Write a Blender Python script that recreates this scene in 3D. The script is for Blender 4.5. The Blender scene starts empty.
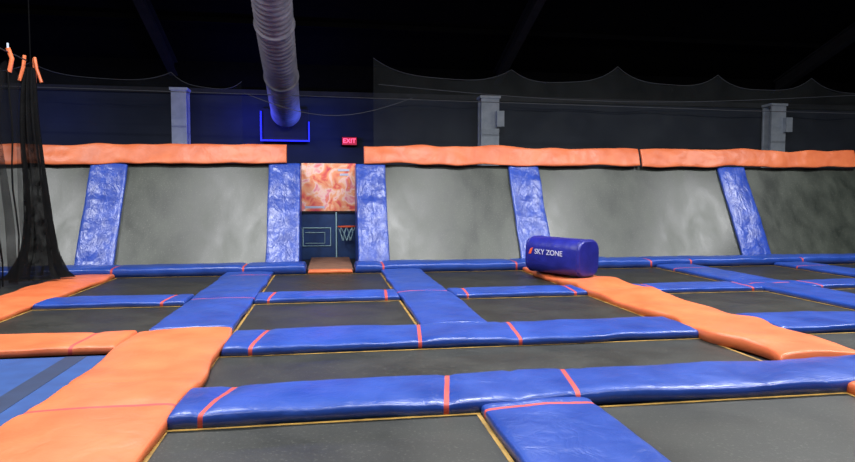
import bpy, math, random, bmesh
from mathutils import Vector, Matrix, noise
random.seed(4)
S = bpy.context.scene
S.view_settings.view_transform = 'Standard'
S.view_settings.look = 'None'
S.view_settings.exposure = 0.0

# ------------------------------------------------------------------ materials
def lin(c):
    return tuple(((v/255)/12.92 if v/255 <= .04045 else ((v/255+.055)/1.055)**2.4) for v in c) + (1,)

def mat(name, col, col2=None, rough=.5, nscale=4, bump=0, bscale=8, spec=.5, metal=0,
        stretch=(1, 1, 1), coat=0, detail=4, bdist=.02, dist=0.0, rvar=0.0, speck=0.0, wr=0.0):
    m = bpy.data.materials.new(name); m.use_nodes = True
    n = m.node_tree.nodes; l = m.node_tree.links
    b = n['Principled BSDF']
    b.inputs['Roughness'].default_value = rough
    b.inputs['Metallic'].default_value = metal
    b.inputs['Specular IOR Level'].default_value = spec
    b.inputs['Coat Weight'].default_value = coat
    b.inputs['Coat Roughness'].default_value = .25
    tc = n.new('ShaderNodeTexCoord'); mp = n.new('ShaderNodeMapping')
    mp.inputs['Scale'].default_value = stretch
    l.new(tc.outputs['Object'], mp.inputs['Vector'])
    nz = n.new('ShaderNodeTexNoise'); nz.inputs['Scale'].default_value = nscale
    nz.inputs['Detail'].default_value = detail; nz.inputs['Distortion'].default_value = dist
    l.new(mp.outputs[0], nz.inputs['Vector'])
    cr = n.new('ShaderNodeValToRGB')
    cr.color_ramp.elements[0].position = .32; cr.color_ramp.elements[1].position = .68
    cr.color_ramp.elements[0].color = lin(col); cr.color_ramp.elements[1].color = lin(col2 or col)
    l.new(nz.outputs['Fac'], cr.inputs[0])
    out = cr.outputs[0]
    if speck:
        n3 = n.new('ShaderNodeTexNoise'); n3.inputs['Scale'].default_value = 45; n3.inputs['Detail'].default_value = 2
        l.new(tc.outputs['Object'], n3.inputs['Vector'])
        mr = n.new('ShaderNodeMapRange'); mr.inputs['From Min'].default_value = .58; mr.inputs['From Max'].default_value = .8
        mr.inputs['To Max'].default_value = speck; l.new(n3.outputs['Fac'], mr.inputs['Value'])
        mx = n.new('ShaderNodeMixRGB'); mx.inputs[2].default_value = lin((150, 150, 140))
        l.new(mr.outputs[0], mx.inputs[0]); l.new(out, mx.inputs[1]); out = mx.outputs[0]
    l.new(out, b.inputs['Base Color'])
    if rvar:
        m2 = n.new('ShaderNodeMapRange'); m2.inputs['From Min'].default_value = .3; m2.inputs['From Max'].default_value = .7
        m2.inputs['To Min'].default_value = rough-rvar; m2.inputs['To Max'].default_value = rough+rvar
        l.new(nz.outputs['Fac'], m2.inputs['Value']); l.new(m2.outputs[0], b.inputs['Roughness'])
    if bump:
        n2 = n.new('ShaderNodeTexNoise'); n2.inputs['Scale'].default_value = bscale
        n2.inputs['Detail'].default_value = 3; n2.inputs['Distortion'].default_value = .8
        l.new(mp.outputs[0], n2.inputs['Vector'])
        bp = n.new('ShaderNodeBump'); bp.inputs['Strength'].default_value = bump
        bp.inputs['Distance'].default_value = bdist
        l.new(n2.outputs['Fac'], bp.inputs['Height']); last = bp
        if wr:   # sharp vinyl creases
            n4 = n.new('ShaderNodeTexNoise'); n4.inputs['Scale'].default_value = bscale*.7; n4.inputs['Detail'].default_value = 2
            n4.inputs['Distortion'].default_value = 2.5
            l.new(mp.outputs[0], n4.inputs['Vector'])
            s1 = n.new('ShaderNodeMath'); s1.operation = 'SUBTRACT'; s1.inputs[1].default_value = .5
            s2 = n.new('ShaderNodeMath'); s2.operation = 'ABSOLUTE'
            s3 = n.new('ShaderNodeMath'); s3.operation = 'POWER'; s3.inputs[1].default_value = .5
            l.new(n4.outputs['Fac'], s1.inputs[0]); l.new(s1.outputs[0], s2.inputs[0]); l.new(s2.outputs[0], s3.inputs[0])
            b2 = n.new('ShaderNodeBump'); b2.inputs['Strength'].default_value = wr; b2.inputs['Distance'].default_value = .02
            l.new(s3.outputs[0], b2.inputs['Height']); l.new(bp.outputs[0], b2.inputs['Normal']); last = b2
        l.new(last.outputs[0], b.inputs['Normal'])
    return m

def emis(name, col, s):
    m = bpy.data.materials.new(name); m.use_nodes = True
    b = m.node_tree.nodes['Principled BSDF']
    b.inputs['Base Color'].default_value = lin(col)
    b.inputs['Emission Color'].default_value = lin(col)
    b.inputs['Emission Strength'].default_value = s
    return m

def netmat(name, col, alpha, scale=6):
    m = bpy.data.materials.new(name); m.use_nodes = True
    n = m.node_tree.nodes; l = m.node_tree.links
    b = n['Principled BSDF']; b.inputs['Base Color'].default_value = lin(col)
    b.inputs['Roughness'].default_value = .8; b.inputs['Specular IOR Level'].default_value = .1
    tc = n.new('ShaderNodeTexCoord'); nz = n.new('ShaderNodeTexNoise'); nz.inputs['Scale'].default_value = scale
    l.new(tc.outputs['Object'], nz.inputs['Vector'])
    mr = n.new('ShaderNodeMapRange'); mr.inputs['From Min'].default_value = .3; mr.inputs['From Max'].default_value = .7
    mr.inputs['To Min'].default_value = alpha*.75; mr.inputs['To Max'].default_value = min(1, alpha*1.25)
    l.new(nz.outputs['Fac'], mr.inputs['Value']); l.new(mr.outputs[0], b.inputs['Alpha'])
    return m

M_blue = mat('blue_vinyl', (26, 58, 136), (36, 70, 154), rough=.34, nscale=2.5, bump=.45, bscale=5, bdist=.022, rvar=.05, wr=.14, spec=.55)
M_bluew = mat('blue_vinyl_wall', (32, 58, 142), (46, 76, 170), rough=.31, nscale=6, bump=.7, bscale=6, stretch=(1, .7, .7), bdist=.028, wr=.25, spec=.6)
M_orange = mat('orange_vinyl', (198, 96, 54), (218, 116, 70), rough=.42, nscale=2, bump=.4, bscale=4, bdist=.022, wr=.08)
M_red = mat('red_strap', (176, 60, 58), (196, 74, 68), rough=.6)
M_yel = mat('yellow_edge', (120, 92, 40), (176, 138, 66), rough=.7, nscale=6)
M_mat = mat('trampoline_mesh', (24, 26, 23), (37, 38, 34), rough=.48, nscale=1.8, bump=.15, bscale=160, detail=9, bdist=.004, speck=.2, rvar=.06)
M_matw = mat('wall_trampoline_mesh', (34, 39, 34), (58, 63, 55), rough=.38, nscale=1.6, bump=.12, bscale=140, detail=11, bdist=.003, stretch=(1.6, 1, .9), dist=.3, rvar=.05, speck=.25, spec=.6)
M_court = mat('blue_court_mat', (18, 58, 118), (26, 70, 134), rough=.6)
M_courtd = mat('court_stripe', (16, 36, 70), (22, 44, 80), rough=.6)
M_floor = mat('dark_floor', (22, 22, 26), (30, 30, 32), rough=.8)
M_wall = mat('navy_wall', (28, 34, 50), (36, 42, 58), rough=.85, nscale=1, spec=.2)
M_wall2 = mat('dark_side_wall', (14, 15, 20), (20, 21, 26), rough=.9, nscale=1, spec=.1)
M_black = mat('black_paint', (5, 5, 6), (8, 8, 9), rough=.95, spec=.05)
M_steel = mat('dark_steel', (30, 31, 35), (40, 40, 44), rough=.75, spec=.2)
M_roof = mat('black_roof_steel', (24, 24, 26), (32, 32, 34), rough=.85, spec=.15)
M_white = mat('white_column_paint', (160, 170, 184), (182, 190, 202), rough=.7)
M_duct = mat('duct_metal', (112, 110, 120), (142, 140, 148), rough=.7, nscale=3, spec=.3)
M_tan = mat('tan_entry_mat', (110, 78, 60), (130, 90, 68), rough=.8)
M_netb = netmat('black_net', (14, 14, 16), .42, 3)
M_netb2 = netmat('black_net_dense', (12, 12, 13), .82, 5)
M_netg = netmat('grey_net', (84, 88, 90), .17, 1.2)
M_bag = mat('bag_vinyl', (24, 28, 116), (32, 38, 138), rough=.38, nscale=4, bump=.5, bscale=5, wr=.2)
M_txt = mat('white_print', (200, 200, 220), rough=.6)
M_otxt = mat('orange_print', (225, 90, 50), rough=.6)
M_cable = mat('grey_cable', (70, 72, 78), rough=.7)
M_panel = mat('blue_panel', (20, 48, 92), (28, 62, 112), rough=.5)
M_navy = mat('dark_navy_panel', (12, 14, 34), (16, 18, 44), rough=.8)
M_line = mat('pale_line', (160, 195, 200), rough=.6)

# ------------------------------------------------------------------ helpers
def link(o, parent=None):
    S.collection.objects.link(o)
    if parent: o.parent = parent
    return o

def meshobj(name, vs, fs, mats, parent=None, smooth=False, loc=(0, 0, 0), mi=None):
    me = bpy.data.meshes.new(name); me.from_pydata([tuple(v) for v in vs], [], fs); me.update()
    for m in mats: me.materials.append(m)
    if mi:
        for p, i in zip(me.polygons, mi): p.material_index = i
    if smooth:
        for p in me.polygons: p.use_smooth = True
    o = bpy.data.objects.new(name, me); o.location = loc
    return link(o, parent)

def box(name, x0, x1, y0, y1, z0, z1, m, parent=None, bevel=0):
    c = Vector(((x0+x1)/2, (y0+y1)/2, (z0+z1)/2)); a, b, d = (x1-x0)/2, (y1-y0)/2, (z1-z0)/2
    vs = [(sx*a, sy*b, sz*d) for sx in (-1, 1) for sy in (-1, 1) for sz in (-1, 1)]
    fs = [(0, 1, 3, 2), (4, 6, 7, 5), (0, 4, 5, 1), (2, 3, 7, 6), (0, 2, 6, 4), (1, 5, 7, 3)]
    if parent: c = c-parent.location
    o = meshobj(name, vs, fs, [m], parent, loc=c)
    if bevel:
        bv = o.modifiers.new('b', 'BEVEL'); bv.width = bevel; bv.segments = 3
    return o

def empty(name, loc=(0, 0, 0)):
    e = bpy.data.objects.new(name, None); e.location = loc; e.empty_display_size = .1
    return link(e)

def cable(name, pts, r, m, parent=None):
    cu = bpy.data.curves.new(name, 'CURVE'); cu.dimensions = '3D'; cu.bevel_depth = r; cu.bevel_resolution = 1
    sp = cu.splines.new('POLY'); sp.points.add(len(pts)-1)
    off = parent.location if parent else Vector((0, 0, 0))
    for p, q in zip(sp.points, pts): p.co = tuple(Vector(q)-off)+(1,)
    cu.materials.append(m)
    return link(bpy.data.objects.new(name, cu), parent)

seed = [0]
def pad(name, o, ea, eb, en, L, W, H, m, straps=(), wob=.02, bump=.006, p=10, endr=.03, seams=(), slant=0.0, sm=None, res=.07, wave=0):
    """upholstered pad: o = start of centre line, ea along, eb across, en normal"""
    seed[0] += 7.3; sd = seed[0]
    o = Vector(o); ea = Vector(ea).normalized(); eb = Vector(eb).normalized(); en = Vector(en).normalized()
    A = set([0, L, endr*.15, endr*.5, endr, L-endr*.15, L-endr*.5, L-endr])
    n = max(4, int(L/res))
    for i in range(n+1): A.add(L*i/n)
    sw = .04
    for s in straps:
        A = {a for a in A if abs(a-s) > sw*.75 or a in (0, L)}
        A.add(s-sw/2); A.add(s+sw/2)
    A = sorted(A)
    Sx = [-1, -.994, -.975, -.94, -.87, -.7, -.5, -.3, -.1, .1, .3, .5, .7, .87, .94, .975, .994, 1]
    vs = []; c = o+ea*(L/2)
    for a in A:
        e = min(a, L-a)
        fe = 1 if e >= endr else math.sqrt(max(0, 1-(1-e/endr)**2))
        cen = wob*noise.noise(Vector((a*.9+sd, sd, 0)))*1.3
        wd = W/2*(1+.6*wob/max(W, .1)*noise.noise(Vector((a*1.7, sd, 3)))*3)
        cr = 1
        for s in tuple(straps)+tuple(seams): cr -= .16*math.exp(-((a-s)/.04)**2)
        for s in Sx:
            b = cen+s*wd
            prof = (1-abs(s)**p)**(1/p)*fe*(.9+.1*(1-s*s))
            q = o+ea*a+eb*b
            h = H*prof*cr + prof*(bump*2*noise.noise(q*2.2+Vector((0, 0, sd)))+bump*noise.noise(q*6+Vector((sd, 0, 0))))
            if wave: h += prof*wave*noise.noise(Vector((a*1.3+sd, 0, s*.5)))
            sh = slant*b*fe*(1 if min(a, L-a) > .3 else min(a, L-a)/.3)
            vs.append(o+ea*(a+sh)+eb*b+en*max(h, 0 if prof < .01 else .004)-c)
    k = len(Sx); fs = []; mi = []
    for i in range(len(A)-1):
        am = (A[i]+A[i+1])/2
        isS = any(abs(am-s) < sw*.5 for s in straps)
        for j in range(k-1):
            fs.append((i*k+j, (i+1)*k+j, (i+1)*k+j+1, i*k+j+1)); mi.append(1 if isS else 0)
    nA = len(A)
    ring = [i*k for i in range(nA)]+[(nA-1)*k+j for j in range(1, k)]+[i*k+k-1 for i in range(nA-2, -1, -1)]+[j for j in range(k-2, 0, -1)]
    fs.append(tuple(reversed(ring))); mi.append(0)
    ob = meshobj(name, vs, fs, [m, sm or M_red], None, True, loc=c, mi=mi)
    return ob

X_, Y_, Z_ = Vector((1, 0, 0)), Vector((0, 1, 0)), Vector((0, 0, 1))
def padX(name, x0, x1, y0, y1, h, m, straps=(), **k):
    return pad(name, (x0, (y0+y1)/2, .007), X_, Y_, Z_, x1-x0, y1-y0, h, m, [s-x0 for s in straps], **k)
def padY(name, x0, x1, y0, y1, h, m, straps=(), **k):
    return pad(name, ((x0+x1)/2, y0, .007), Y_, -X_, Z_, y1-y0, x1-x0, h, m, [s-y0 for s in straps], **k)

# ------------------------------------------------------------------ room shell
XL, XR, YB, YF = -16, 26, 20.3, -6
box('floor', XL, XR, YF, YB, -.25, -.02, M_floor)
box('wall_back', XL, XR, YB, YB+.2, -.02, 6, M_wall)
box('wall_left', XL-.2, XL, YF, YB+.2, -.02, 14.6, M_wall2)
box('wall_right', XR, XR+.2, YF, YB+.2, -.02, 14.6, M_wall2)
box('wall_front', XL, XR, YF-.2, YF, -.02, 14.6, M_wall2)
zc = lambda y: 5.75+.33*(20.5-y)
meshobj('ceiling', [(XL-.2, YB+.2, zc(20.5)), (XR+.2, YB+.2, zc(20.5)), (XR+.2, YF-.2, zc(YF-.2)), (XL-.2, YF-.2, zc(YF-.2)),
                    (XL-.2, YB+.2, zc(20.5)+.2), (XR+.2, YB+.2, zc(20.5)+.2), (XR+.2, YF-.2, zc(YF-.2)+.2), (XL-.2, YF-.2, zc(YF-.2)+.2)],
        [(0, 1, 2, 3), (7, 6, 5, 4), (0, 4, 5, 1), (1, 5, 6, 2), (2, 6, 7, 3), (3, 7, 4, 0)], [M_black])
box('trim_1', XL, XR, YB-.12, YB, 4.82, 4.98, M_steel)
box('trim_2', XL, XR, YB-.03, YB, 4.98, 6, M_black)
def ibeam(name, x, parent=None, y0=20.0, y1=-5):
    vs = []; prof = [(-.12, 0), (.12, 0), (.12, .04), (.02, .04), (.02, .4), (.12, .4), (.12, .44), (-.12, .44), (-.12, .4), (-.02, .4), (-.02, .04), (-.12, .04)]
    for y in (y0, y1):
        for a, b in prof: vs.append((x+a, y, zc(y)-.62+b))
    n = len(prof); fs = [(i, (i+1) % n, n+(i+1) % n, n+i) for i in range(n)]+[tuple(range(n-1, -1, -1)), tuple(range(n, 2*n))]
    return meshobj(name, vs, fs, [M_roof], parent)
for x in (-14.7, -4.6, 5.5, 15.7): ibeam('roof_rafter', x)
for y in (18, 15.5, 13, 10.5, 8, 5):
    box('roof_purlin', XL, XR, y-.05, y+.05, zc(y)-.17, zc(y)-.03, M_black)
for x, w in ((-14.7, .26), (-4.4, .22), (5.2, .3), (15.6, .28)):
    e = empty('steel_column', (x, 19.95, 0))
    box('flange_front', x-w, x+w, 19.68, 19.74, -.02, 4.82, M_white, e)
    box('web', x-.03, x+.03, 19.74, 20.1, -.02, 4.82, M_white, e)
    box('flange_back', x-w, x+w, 20.1, 20.16, -.02, 4.82, M_white, e)
    box('cap_plate', x-w-.04, x+w+.04, 19.64, 20.16, 4.82, 4.9, M_white, e)
    if x > 0: box('junction_box', x+w-.12, x+w+.12, 19.5, 19.68, 3.9, 4.4, M_white, e)

# ------------------------------------------------------------------ trampoline deck
def tramp(x0, x1, y0, y1):
    c = Vector(((x0+x1)/2, (y0+y1)/2, 0)); nx = max(6, int((x1-x0)/.25)); ny = max(6, int((y1-y0)/.25))
    vs = []; fs = []
    for j in range(ny+1):
        for i in range(nx+1):
            u, v = i/nx, j/ny
            sag = -.012*math.sin(math.pi*u)*math.sin(math.pi*v)
            vs.append((x0+(x1-x0)*u-c.x, y0+(y1-y0)*v-c.y, sag))
    for j in range(ny):
        for i in range(nx):
            a = j*(nx+1)+i; fs.append((a, a+1, a+nx+2, a+nx+1))
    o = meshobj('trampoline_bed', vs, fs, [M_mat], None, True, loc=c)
    X0, X1, Y0, Y1 = x0-c.x, x1-c.x, y0-c.y, y1-c.y; z = .004; w = .033
    v = [(X0, Y0, z), (X1, Y0, z), (X1, Y1, z), (X0, Y1, z), (X0+w, Y0+w, z), (X1-w, Y0+w, z), (X1-w, Y1-w, z), (X0+w, Y1-w, z)]
    meshobj('edge_webbing', v, [(0, 1, 5, 4), (1, 2, 6, 5), (2, 3, 7, 6), (3, 0, 4, 7)], [M_yel], o)

lanes = [(-5.1, -4.2), (-2.1, -1.13), (1.1, 1.95), (4.2, 5.2), (7.4, 8.3), (10.4, 11.3), (13.5, 14.4), (16.7, 17.6), (20, 20.9)]
B3, B2, B1, B0 = (4.42, 5.15), (6.42, 7.3), (9.55, 10.28), (13.15, 14.15)
for i in range(1, len(lanes)-1):
    a, b = lanes[i][1], lanes[i+1][0]
    tramp(a, b, 0.2, B3[0])
    if i == 1: tramp(-1.13, 4.2, B3[1], B2[0])
    elif i > 2: tramp(a, b, B3[1], B2[0])
    tramp(a, b, B2[1], B1[0]); tramp(a, b, B1[1], B0[0])
tramp(-4.2, -2.1, 7.5, B1[0]); tramp(-4.2, -2.1, B1[1], B0[0])
for a, b in ((-8.0, -5.1), (-11.5, -8.6)):
    tramp(a, b, 7.5, B1[0]); tramp(a, b, B1[1], B0[0])

# longitudinal pads
padY('orange_frame_pad', -2.15, -1.1, -.5, 7.5, .085, M_orange, straps=[4.75], seams=[5.9, 2.6], wave=.03, wob=.05, slant=.05)
padX('orange_frame_pad', -11.5, -2.16, 6.7, 7.48, .085, M_orange, straps=[-2.6], seams=[-4.4, -6.4], wave=.025, wob=.03)
padY('blue_frame_pad', -2.08, -1.13, 7.53, B0[0], .085, M_blue, straps=[9.75, 12.6], seams=[11])
padY('blue_frame_pad', 1.1, 1.95, 0, B3[0]-.02, .095, M_blue, straps=[4.28], wob=.01)
padY('blue_frame_pad', 1.1, 1.95, B2[1], B0[0], .085, M_blue, straps=[10.0], seams=[8.6, 11.8])
padY('orange_frame_pad', 4.22, 5.2, B3[1]+.03, B0[0], .12, M_orange, seams=[6.2, 8.0, 9.9, 12], wave=.08, wob=.14)
for k, (a, b) in enumerate(lanes[4:]):
    padY('blue_frame_pad', a, b, B2[1], B0[0], .085, M_blue, straps=[10.0, 12.4], seams=[8.6])
    padY('blue_frame_pad', a, b, B3[1], B2[0], .085, M_blue)
    padY('blue_frame_pad', a, b, 0, B3[0], .085, M_blue)
padY('orange_frame_pad', 4.2, 5.15, 0, B3[0], .10, M_orange, wave=.03)
padY('orange_frame_pad', -5.1, -4.2, 7.5, B0[0], .085, M_orange, seams=[9.5, 11.4], wave=.03, wob=.04)
padY('blue_frame_pad', -8.6, -8.0, 7.5, B0[0], .085, M_blue)
# cross pads
padX('blue_frame_pad', -1.12, 9.2, B3[0], B3[1], .11, M_blue, straps=[-.82, .92, 1.95, 5.6], seams=[3.2, 2.6], wave=.028, wob=.035, slant=.2)
padX('blue_frame_pad', 9.2, 20, B3[0], B3[1], .11, M_blue, wave=.03)
padX('blue_frame_pad', -1.08, 4.2, B2[0], B2[1], .10, M_blue, straps=[-.74, 1.0, 2.1], seams=[3.1], wave=.022, wob=.03, slant=.12)
padX('blue_frame_pad', 5.22, 13, B2[0], B2[1], .10, M_blue, straps=[7.3, 8.4], wob=.03, wave=.02)
padX('blue_frame_pad', 13, 20.9, B2[0], B2[1], .10, M_blue, wob=.03)
for i in range(len(lanes)-1):
    a, b = lanes[i][1], lanes[i+1][0]
    padX('blue_frame_pad', a+.01, b-.01, B1[0], B1[1], .085, M_blue, straps=[a+.25, b-.2] if i != 0 else [b-.3], slant=.1)
padX('blue_frame_pad', -8, -5.1, B1[0], B1[1], .085, M_blue)
padX('blue_frame_pad', -11.5, -8.6, B1[0], B1[1], .085, M_blue)
# wall base pads
padX('blue_base_pad', -12, -.48, B0[0]+.02, B0[1]-.17, .2, M_blue, straps=[-9, -7.6, -4.3, -1.75], seams=[-3], wave=.02, endr=.05)
padX('blue_base_pad', .55, 21, B0[0]+.02, B0[1]-.17, .2, M_blue, straps=[1.15, 4.1, 7.3, 8.3, 11.2], seams=[6, 9.6], wave=.02, endr=.05)
padX('orange_threshold_pad', -.44, .5, 13.2, 13.52, .07, M_orange, wob=.01)
box('entry_mat', -.46, .53, 13.6, 16.3, -.02, .06, M_tan, bevel=.02)
# blue court on the left
e = empty('sport_court_mat', (-5, 3, 0))
box('surface', -11.5, -2.16, -.5, 6.66, -.02, .002, M_court, e)
box('stripe_1', -2.62, -2.42, -.5, 6.66, .002, .005, M_courtd, e)
box('stripe_2', -3.4, -3.34, -.5, 6.66, .002, .005, M_courtd, e)

# ------------------------------------------------------------------ leaning wall
y0, z0, y1, z1 = 14.12, .05, 15.32, 2.42
up = Vector((0, y1-y0, z1-z0)); LW = up.length; up.normalize(); nrm = Vector((0, -up.z, up.y))
wp = [(-9.7, -8.9), (-5.35, -4.55), (-1.4, -.66), (.66, 1.38), (4.5, 5.3), (10.3, 11.1), (16.2, 17.0)]
edges = [(-12, -9.7), (-8.9, -5.35), (-4.55, -1.4), (1.38, 4.5), (5.3, 10.3), (11.1, 16.2), (17, 21)]
for a, b in edges:
    a -= .05; b += .05
    nx, nz = 24, 16; vs = []; fs = []; c = Vector(((a+b)/2, y0, z0))
    for j in range(nz+1):
        for i in range(nx+1):
            u, v = i/nx, j/nz
            d = -.06*math.sin(math.pi*u)*math.sin(math.pi*v)
            vs.append(Vector((a+(b-a)*u, y0, z0))+up*LW*v+nrm*d-c)
    for j in range(nz):
        for i in range(nx):
            q = j*(nx+1)+i; fs.append((q, q+1, q+nx+2, q+nx+1))
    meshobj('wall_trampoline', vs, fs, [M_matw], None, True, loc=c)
for a, b in wp:
    pad('blue_wall_pad', Vector(((a+b)/2, y0, z0))+nrm*.01, up, -X_, nrm, LW-.02, b-a, .09, M_bluew, (), wob=.012, bump=.014, seams=(LW*.33, LW*.66), p=7)
for s, x in ((-1, -.68), (1, .68)):
    xa, xb = sorted((x, x+s*.12))
    vs = [(xa, y0, 0), (xa, y1, z1), (xa, 16.3, z1), (xa, 16.3, 0), (xb, y0, 0), (xb, y1, z1), (xb, 16.3, z1), (xb, 16.3, 0)]
    meshobj('entry_side_panel', vs, [(0, 1, 2, 3), (7, 6, 5, 4), (0, 4, 5, 1), (1, 5, 6, 2), (2, 6, 7, 3), (3, 7, 4, 0)], [M_bluew])
def toppad(a, b, seams, tilt=0):
    o = Vector((a, y1-.03, z1-.05))+nrm*.12
    d = Vector((0, .16, .5)).normalized(); nn = Vector((0, -d.z, d.y))
    pad('orange_top_pad', o+d*.24-Z_*tilt, Vector((1, 0, tilt/(b-a))), d, nn, b-a, .48, .05, M_orange, (), wob=.045, bump=.012, seams=seams, wave=.02, p=6)
toppad(-12, -.97, (2, 4.2, 6.5, 8.8), .14)
toppad(.86, 8.05, (3, 5.3))
toppad(8.1, 14.5, (2, 4.2))
toppad(14.55, 21, (2, 4))
for a, b in wp:
    x = (a+b)/2
    cable('wall_frame_post', [(x, 15.5, 0), (x, 15.5, 2.4)], .05, M_steel)

# ------------------------------------------------------------------ entry panels
e = empty('entry_partition', (0, 16.45, 0))
m = bpy.data.materials.new('flame_poster'); m.use_nodes = True
n = m.node_tree.nodes; l = m.node_tree.links; b = n['Principled BSDF']; b.inputs['Roughness'].default_value = .5
tc = n.new('ShaderNodeTexCoord'); nz = n.new('ShaderNodeTexNoise'); nz.inputs['Scale'].default_value = 3.0; nz.inputs['Distortion'].default_value = .8; nz.inputs['Detail'].default_value = 5
cr = n.new('ShaderNodeValToRGB'); cr.color_ramp.elements.remove(cr.color_ramp.elements[1])
cr.color_ramp.elements[0].position = .28; cr.color_ramp.elements[0].color = lin((196, 70, 90))
for p_, c_ in ((.38, (226, 96, 84)), (.45, (238, 150, 110)), (.5, (240, 170, 130)), (.56, (246, 205, 190)), (.62, (232, 140, 150)), (.7, (234, 120, 84)), (.82, (244, 205, 150))):
    q = cr.color_ramp.elements.new(p_); q.color = lin(c_)
l.new(tc.outputs['Object'], nz.inputs['Vector']); l.new(nz.outputs['Fac'], cr.inputs[0]); l.new(cr.outputs[0], b.inputs['Base Color'])
l.new(cr.outputs[0], b.inputs['Emission Color']); b.inputs['Emission Strength'].default_value = .12
box('poster', -.68, .72, 16.42, 16.46, 1.25, 2.5, m, e)
for (xx, zz, ww) in ((.25, 2.3, .3), (.3, 2.18, .22), (-.6, 1.33, .5)):
    box('poster_print', xx, xx+ww, 16.41, 16.42, zz, zz+.06, M_txt, e)
box('lower_panel', -.72, .8, 16.42, 16.48, 0, 1.23, M_panel, e)
box('top_rail', -.72, .8, 16.38, 16.44, 1.2, 1.26, M_steel, e)
cable('frame_line', [(-.66, 16.4, .82), (.05, 16.4, .82), (.05, 16.4, .35), (-.66, 16.4, .35), (-.66, 16.4, .82)], .015, M_line, e)
cable('court_line', [(-.6, 16.4, .7), (-.1, 16.4, .7), (-.1, 16.4, .42), (-.6, 16.4, .42)], .01, M_line, e)
cable('pole', [(.2, 16.38, 0), (.2, 16.38, 1.23)], .02, M_line, e)
ring = [(.46+.22*math.cos(t*math.pi/8), 16.17+.2*math.sin(t*math.pi/8), .86) for t in range(17)]
cable('hoop_rim', ring, .02, M_otxt, e)
low = [(.46+(x-.46)*.5, 16.17+(y-16.17)*.5, .5) for x, y, z in ring]
for t in range(0, 16, 2):
    cable('hoop_net_cord', [ring[t], tuple((Vector(ring[(t+1) % 16])+Vector(low[(t+1) % 16]))/2), low[(t+2) % 16]], .009, M_line, e)
    cable('hoop_net_cord', [ring[t], tuple((Vector(ring[(t-1) % 16])+Vector(low[(t-1) % 16]))/2), low[(t-2) % 16]], .009, M_line, e)

# ------------------------------------------------------------------ exit sign
ex = empty('exit_sign', (.68, 20.2, 3.42))
box('housing', .43, .93, 20.14, 20.3, 3.28, 3.56, M_black, ex)
box('face', .45, .91, 20.12, 20.14, 3.3, 3.54, emis('sign_red', (150, 10, 40), 1.0), ex)
cu = bpy.data.curves.new('letters', 'FONT'); cu.body = 'EXIT'; cu.size = .2; cu.align_x = 'CENTER'; cu.align_y = 'CENTER'; cu.extrude = .004
cu.materials.append(emis('sign_letters', (255, 90, 130), 2.0))
t = link(bpy.data.objects.new('letters', cu), ex); t.rotation_euler = (math.pi/2, 0, 0); t.location = (0, -.09, 0)

# blue lit opening around the duct
ev = empty('led_framed_vent', (-1.35, 20.1, 3.9))
box('panel', -2.05, -.6, 20.14, 20.29, 3.4, 4.4, M_navy, ev)
ML = emis('blue_led', (20, 30, 225), 1.3)
box('led_left', -2.08, -2.04, 20.04, 20.14, 3.42, 4.3, ML, ev)
box('led_bottom', -2.08, -.57, 20.04, 20.14, 3.38, 3.42, ML, ev)
box('led_right', -.61, -.57, 20.04, 20.14, 3.42, 4.0, ML, ev)

# ------------------------------------------------------------------ duct
def duct():
    ctrl = [Vector(v) for v in ((-1.1, 7.5, 8.6), (-1.12, 10.5, 7.3), (-1.17, 13.9, 5.9), (-1.2, 15.8, 5.25), (-1.22, 17.3, 4.85), (-1.25, 18.6, 4.5), (-1.28, 19.95, 4.2))]
    pts = []
    def cr_(p0, p1, p2, p3, t):
        return .5*((2*p1)+(-p0+p2)*t+(2*p0-5*p1+4*p2-p3)*t*t+(-p0+3*p1-3*p2+p3)*t**3)
    for i in range(len(ctrl)-1):
        p0 = ctrl[max(0, i-1)]; p3 = ctrl[min(len(ctrl)-1, i+2)]
        nn = 60
        for k in range(nn): pts.append(cr_(p0, ctrl[i], ctrl[i+1], p3, k/nn))
    vs = []; fs = []; K = 32; c = pts[len(pts)//2]; d = 0
    for i, p in enumerate(pts):
        tn = (pts[min(i+1, len(pts)-1)]-pts[max(i-1, 0)]).normalized()
        if i: d += (p-pts[i-1]).length
        r = .43+.011*math.sin(d*2*math.pi/.17)
        if (d % 2.6) < .1: r += .03
        sx = Vector((1, 0, 0)); sy = tn.cross(sx).normalized(); sx = sy.cross(tn).normalized()
        for k in range(K):
            a = k*2*math.pi/K; vs.append(p+sx*r*math.cos(a)+sy*r*math.sin(a)-c)
    for i in range(len(pts)-1):
        for k in range(K): fs.append((i*K+k, i*K+(k+1) % K, (i+1)*K+(k+1) % K, (i+1)*K+k))
    o = meshobj('air_duct', vs, fs, [M_duct], None, True, loc=c)
    for y, z in ((10.5, 7.35), (14, 5.95), (17.3, 4.85)):
        cable('hanger', [(-1.15, y, z+.4), (-1.15, y, zc(y)-.02)], .015, M_steel, o)
duct()

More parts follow.
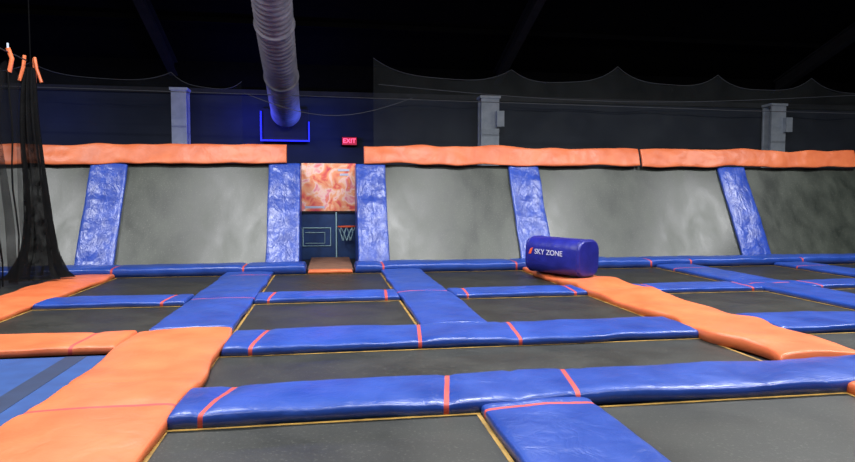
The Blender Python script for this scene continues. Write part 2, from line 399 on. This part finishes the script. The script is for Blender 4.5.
# ------------------------------------------------------------------ background nets
def backnet(name, peaks, y, sagd, zb, m):
    vs = []; fs = []; cols = []
    for (xa, za), (xb, zb2) in zip(peaks[:-1], peaks[1:]):
        for k in range(20):
            t = k/20; w = abs(2*t-1)
            cols.append((xa+(xb-xa)*t, za+(zb2-za)*t-sagd*(1-w**3.2)))
    cols.append(peaks[-1])
    for i, (x, z) in enumerate(cols):
        for j in range(9):
            v = j/8; vs.append((x, y+.12*noise.noise(Vector((x*1.2, v*2, y))), zb+(z-zb)*v))
    for i in range(len(cols)-1):
        for j in range(8): fs.append((i*9+j, (i+1)*9+j, (i+1)*9+j+1, i*9+j+1))
    o = meshobj(name, vs, fs, [m], None, True)
    cable('top_rope', [(x, y, z) for x, z in cols], .009, M_cable, o)
    return o
backnet('safety_net', [(1.3, 5.6), (5.4, 5.4), (8.75, 5.6), (12.1, 5.45), (15.4, 5.45), (19, 5.4), (23, 5.4)], 18.0, .42, 0, M_netg)
backnet('safety_net', [(-14.5, 5.3), (-11, 5.3), (-7.9, 5.25), (-4.3, 5.1), (-2.4, 4.9)], 18.4, .3, 0, netmat('grey_net_thin', (70, 74, 84), .09, 1))
cable('wire_rope', [(-12+.5*i, 17.6, 4.5-.004*i) for i in range(48)]+[(12+2*k, 17.6, 4.3) for k in range(6)], .012, M_cable)
cable('wire_rope', [(-2.2+.35*i, 17.3, 4.4-.55*math.sin(i*.24)+.0*i) for i in range(14)], .009, M_cable)
cable('wire_rope', [(1.4+.7*i, 17.4, 4.75-.3*math.sin(i*.16)) for i in range(26)], .009, M_cable)

# ------------------------------------------------------------------ foreground black curtain net
vs = []; fs = []; ys = [5.5+.06*i for i in range(106)]
top = lambda y: 3.95-.3*(1-abs(2*(((y-5.5)/.55) % 1)-1)**2)
for y in ys:
    for j in range(17):
        v = j/16; z = .15+(top(y)-.15)*v
        vs.append((-5.3+.13*math.sin(y*13+.8*math.sin(v*3))*(1-.3*v)+.1*noise.noise(Vector((y, v*2, 0))), y+.05*math.sin(v*4+y*3), z))
for i in range(len(ys)-1):
    for j in range(16): fs.append((i*17+j, (i+1)*17+j, (i+1)*17+j+1, i*17+j+1))
cn = meshobj('net_curtain', vs, fs, [M_netb], None, True)
cable('track_cable', [(-5.3, 4.5, 4.05), (-5.3, 12.2, 4.05)], .012, M_steel, cn)
for i in range(12):
    y = 5.5+.55*i
    cable('orange_tab', [(-5.3, y, 4.12), (-5.26, y+.04, 3.95), (-5.3, y+.02, 3.72)], .035, M_orange, cn)
    cable('hook', [(-5.3, y, 4.2), (-5.3, y, 4.05)], .018, M_white, cn)
    cable('net_cord', [(-5.28+.03*math.sin(k*1.3+i), y+.05*math.sin(k*.7+i*2), 3.75-.4*k) for k in range(10)], .014, M_netb2, cn)
prof = [(0.13, .46), (.25, .36), (.6, .24), (1.2, .18), (1.8, .16), (2.4, .14), (3.1, .12), (3.6, .1), (3.95, .07)]
vs = []; fs = []; K = 60; c = Vector((-5.3, 12.35, 0)); N = 36
for i in range(N+1):
    z = .13+(3.95-.13)*i/N
    for (za, ra), (zb, rb) in zip(prof[:-1], prof[1:]):
        if za <= z <= zb+1e-6: r = ra+(rb-ra)*(z-za)/(zb-za)
    for k in range(K):
        a = 2*math.pi*k/K; rr = r*(1+.3*math.sin(a*9+z*.7)+.15*noise.noise(Vector((math.cos(a)*2, math.sin(a)*2, z))))
        vs.append((rr*math.cos(a)+.05*math.sin(z*1.5), rr*math.sin(a), z))
for i in range(N):
    for k in range(K): fs.append((i*K+k, i*K+(k+1) % K, (i+1)*K+(k+1) % K, (i+1)*K+k))
gb = meshobj('gathered_net', vs, fs, [M_netb2], None, True, loc=c)
for dx, dy in ((-.05, -.1), (.05, .05), (.0, .15)):
    cable('orange_cord', [c+Vector((dx, dy, 4.15)), c+Vector((dx*1.5, dy, 3.95)), c+Vector((dx*3, dy, 3.7))], .03, M_orange, gb)
cable('hanger', [c+Vector((0, 0, 3.9)), c+Vector((0, 0, zc(12.3)-.1))], .012, M_black, gb)

# ------------------------------------------------------------------ blue bag
bm = bmesh.new(); bmesh.ops.create_cube(bm, size=1)
for v in bm.verts: v.co = Vector((v.co.x*1.3, v.co.y*.66, v.co.z*.7))
bmesh.ops.bevel(bm, geom=[e_ for e_ in bm.edges if abs((e_.verts[0].co-e_.verts[1].co).x) > .5], offset=.22, segments=6, affect='EDGES', profile=.5)
bmesh.ops.bevel(bm, geom=[e_ for e_ in bm.edges if abs(abs((e_.verts[0].co.x+e_.verts[1].co.x)/2)-.65) < .001], offset=.05, segments=3, affect='EDGES', profile=.5)
me = bpy.data.meshes.new('bag'); bm.to_mesh(me); bm.free(); me.materials.append(M_bag)
for p_ in me.polygons: p_.use_smooth = True
bag = link(bpy.data.objects.new('blue_bolster_bag', me)); bag.location = (4.46, 11.45, .48); bag.rotation_euler = (0, math.radians(1.0), math.radians(-58))
sb = bag.modifiers.new('s', 'SUBSURF'); sb.levels = 1; sb.render_levels = 1
def piping(x):
    pts = []
    for k in range(41):
        a = k/40*2*math.pi; ca, sa = math.cos(a), math.sin(a)
        pts.append((x, .325*math.copysign(abs(ca)**.55, ca), .345*math.copysign(abs(sa)**.55, sa)))
    cu = bpy.data.curves.new('piping', 'CURVE'); cu.dimensions = '3D'; cu.bevel_depth = .012
    sp = cu.splines.new('POLY'); sp.points.add(40)
    for p_, q in zip(sp.points, pts): p_.co = q+(1,)
    cu.materials.append(M_bag); link(bpy.data.objects.new('piping', cu), bag)
piping(.58); piping(-.58)
cu = bpy.data.curves.new('printed_letters', 'FONT'); cu.body = 'SKY ZONE'; cu.size = .14; cu.extrude = .003; cu.align_x = 'CENTER'; cu.align_y = 'CENTER'
cu.materials.append(M_txt); t = link(bpy.data.objects.new('printed_letters', cu), bag); t.rotation_euler = (math.pi/2, 0, 0); t.location = (-.06, -.333, .07)
v = [(-.54, -.333, .02), (-.48, -.333, .02), (-.43, -.333, .15), (-.5, -.333, .12)]
meshobj('logo_mark', v, [(0, 1, 2, 3)], [M_otxt], bag)

# ------------------------------------------------------------------ lights
def lamp(x, y, z, w, col=(.98, .99, 1), sx=1.6, sy=.7):
    h = box('high_bay_light', x-sx/2-.05, x+sx/2+.05, y-sy/2-.05, y+sy/2+.05, z, z+.12, M_steel)
    L = bpy.data.lights.new('lamp', 'AREA'); L.shape = 'RECTANGLE'; L.size = sx; L.size_y = sy; L.energy = w; L.color = col
    o = link(bpy.data.objects.new('lamp', L), h); o.location = (0, 0, -.09)
    for s in (-1, 1): cable('rod', [(x+s*sx*.4, y, z+.1), (x+s*sx*.4, y, zc(y)-.02)], .012, M_black, h)
for x in (-9, -3, 2.8, 8.2, 14): lamp(x, 9.5, 7.2, 560)
for x in (-5, 1.5, 8): lamp(x, 4, 7.4, 420)
for x in (-3, 5): lamp(x, -1.5, 7.5, 430)
def pt(name, loc, e_, col, r=.2):
    L = bpy.data.lights.new(name, 'POINT'); L.energy = e_; L.color = col; L.shadow_soft_size = r
    o = link(bpy.data.objects.new(name, L)); o.location = loc
pt('blue_uplight', (-2.5, 19.2, 4.0), 95, (.06, .08, 1))
pt('blue_uplight', (-.2, 19.2, 3.7), 65, (.06, .12, 1))
pt('blue_uplight', (-8, 18.9, 4.0), 40, (.12, .2, 1))
W = bpy.data.worlds.new('World'); S.world = W; W.use_nodes = True
W.node_tree.nodes['Background'].inputs[0].default_value = (.02, .025, .04, 1)
W.node_tree.nodes['Background'].inputs[1].default_value = .3

# ------------------------------------------------------------------ camera
cd = bpy.data.cameras.new('camera'); cam = link(bpy.data.objects.new('camera', cd))
cd.sensor_width = 36; cd.lens = 620/855*36; cd.clip_end = 200
cam.location = (0, 0, 1.6); cam.rotation_euler = (math.radians(90-3.05), 0, math.radians(-9.07))
S.camera = cam
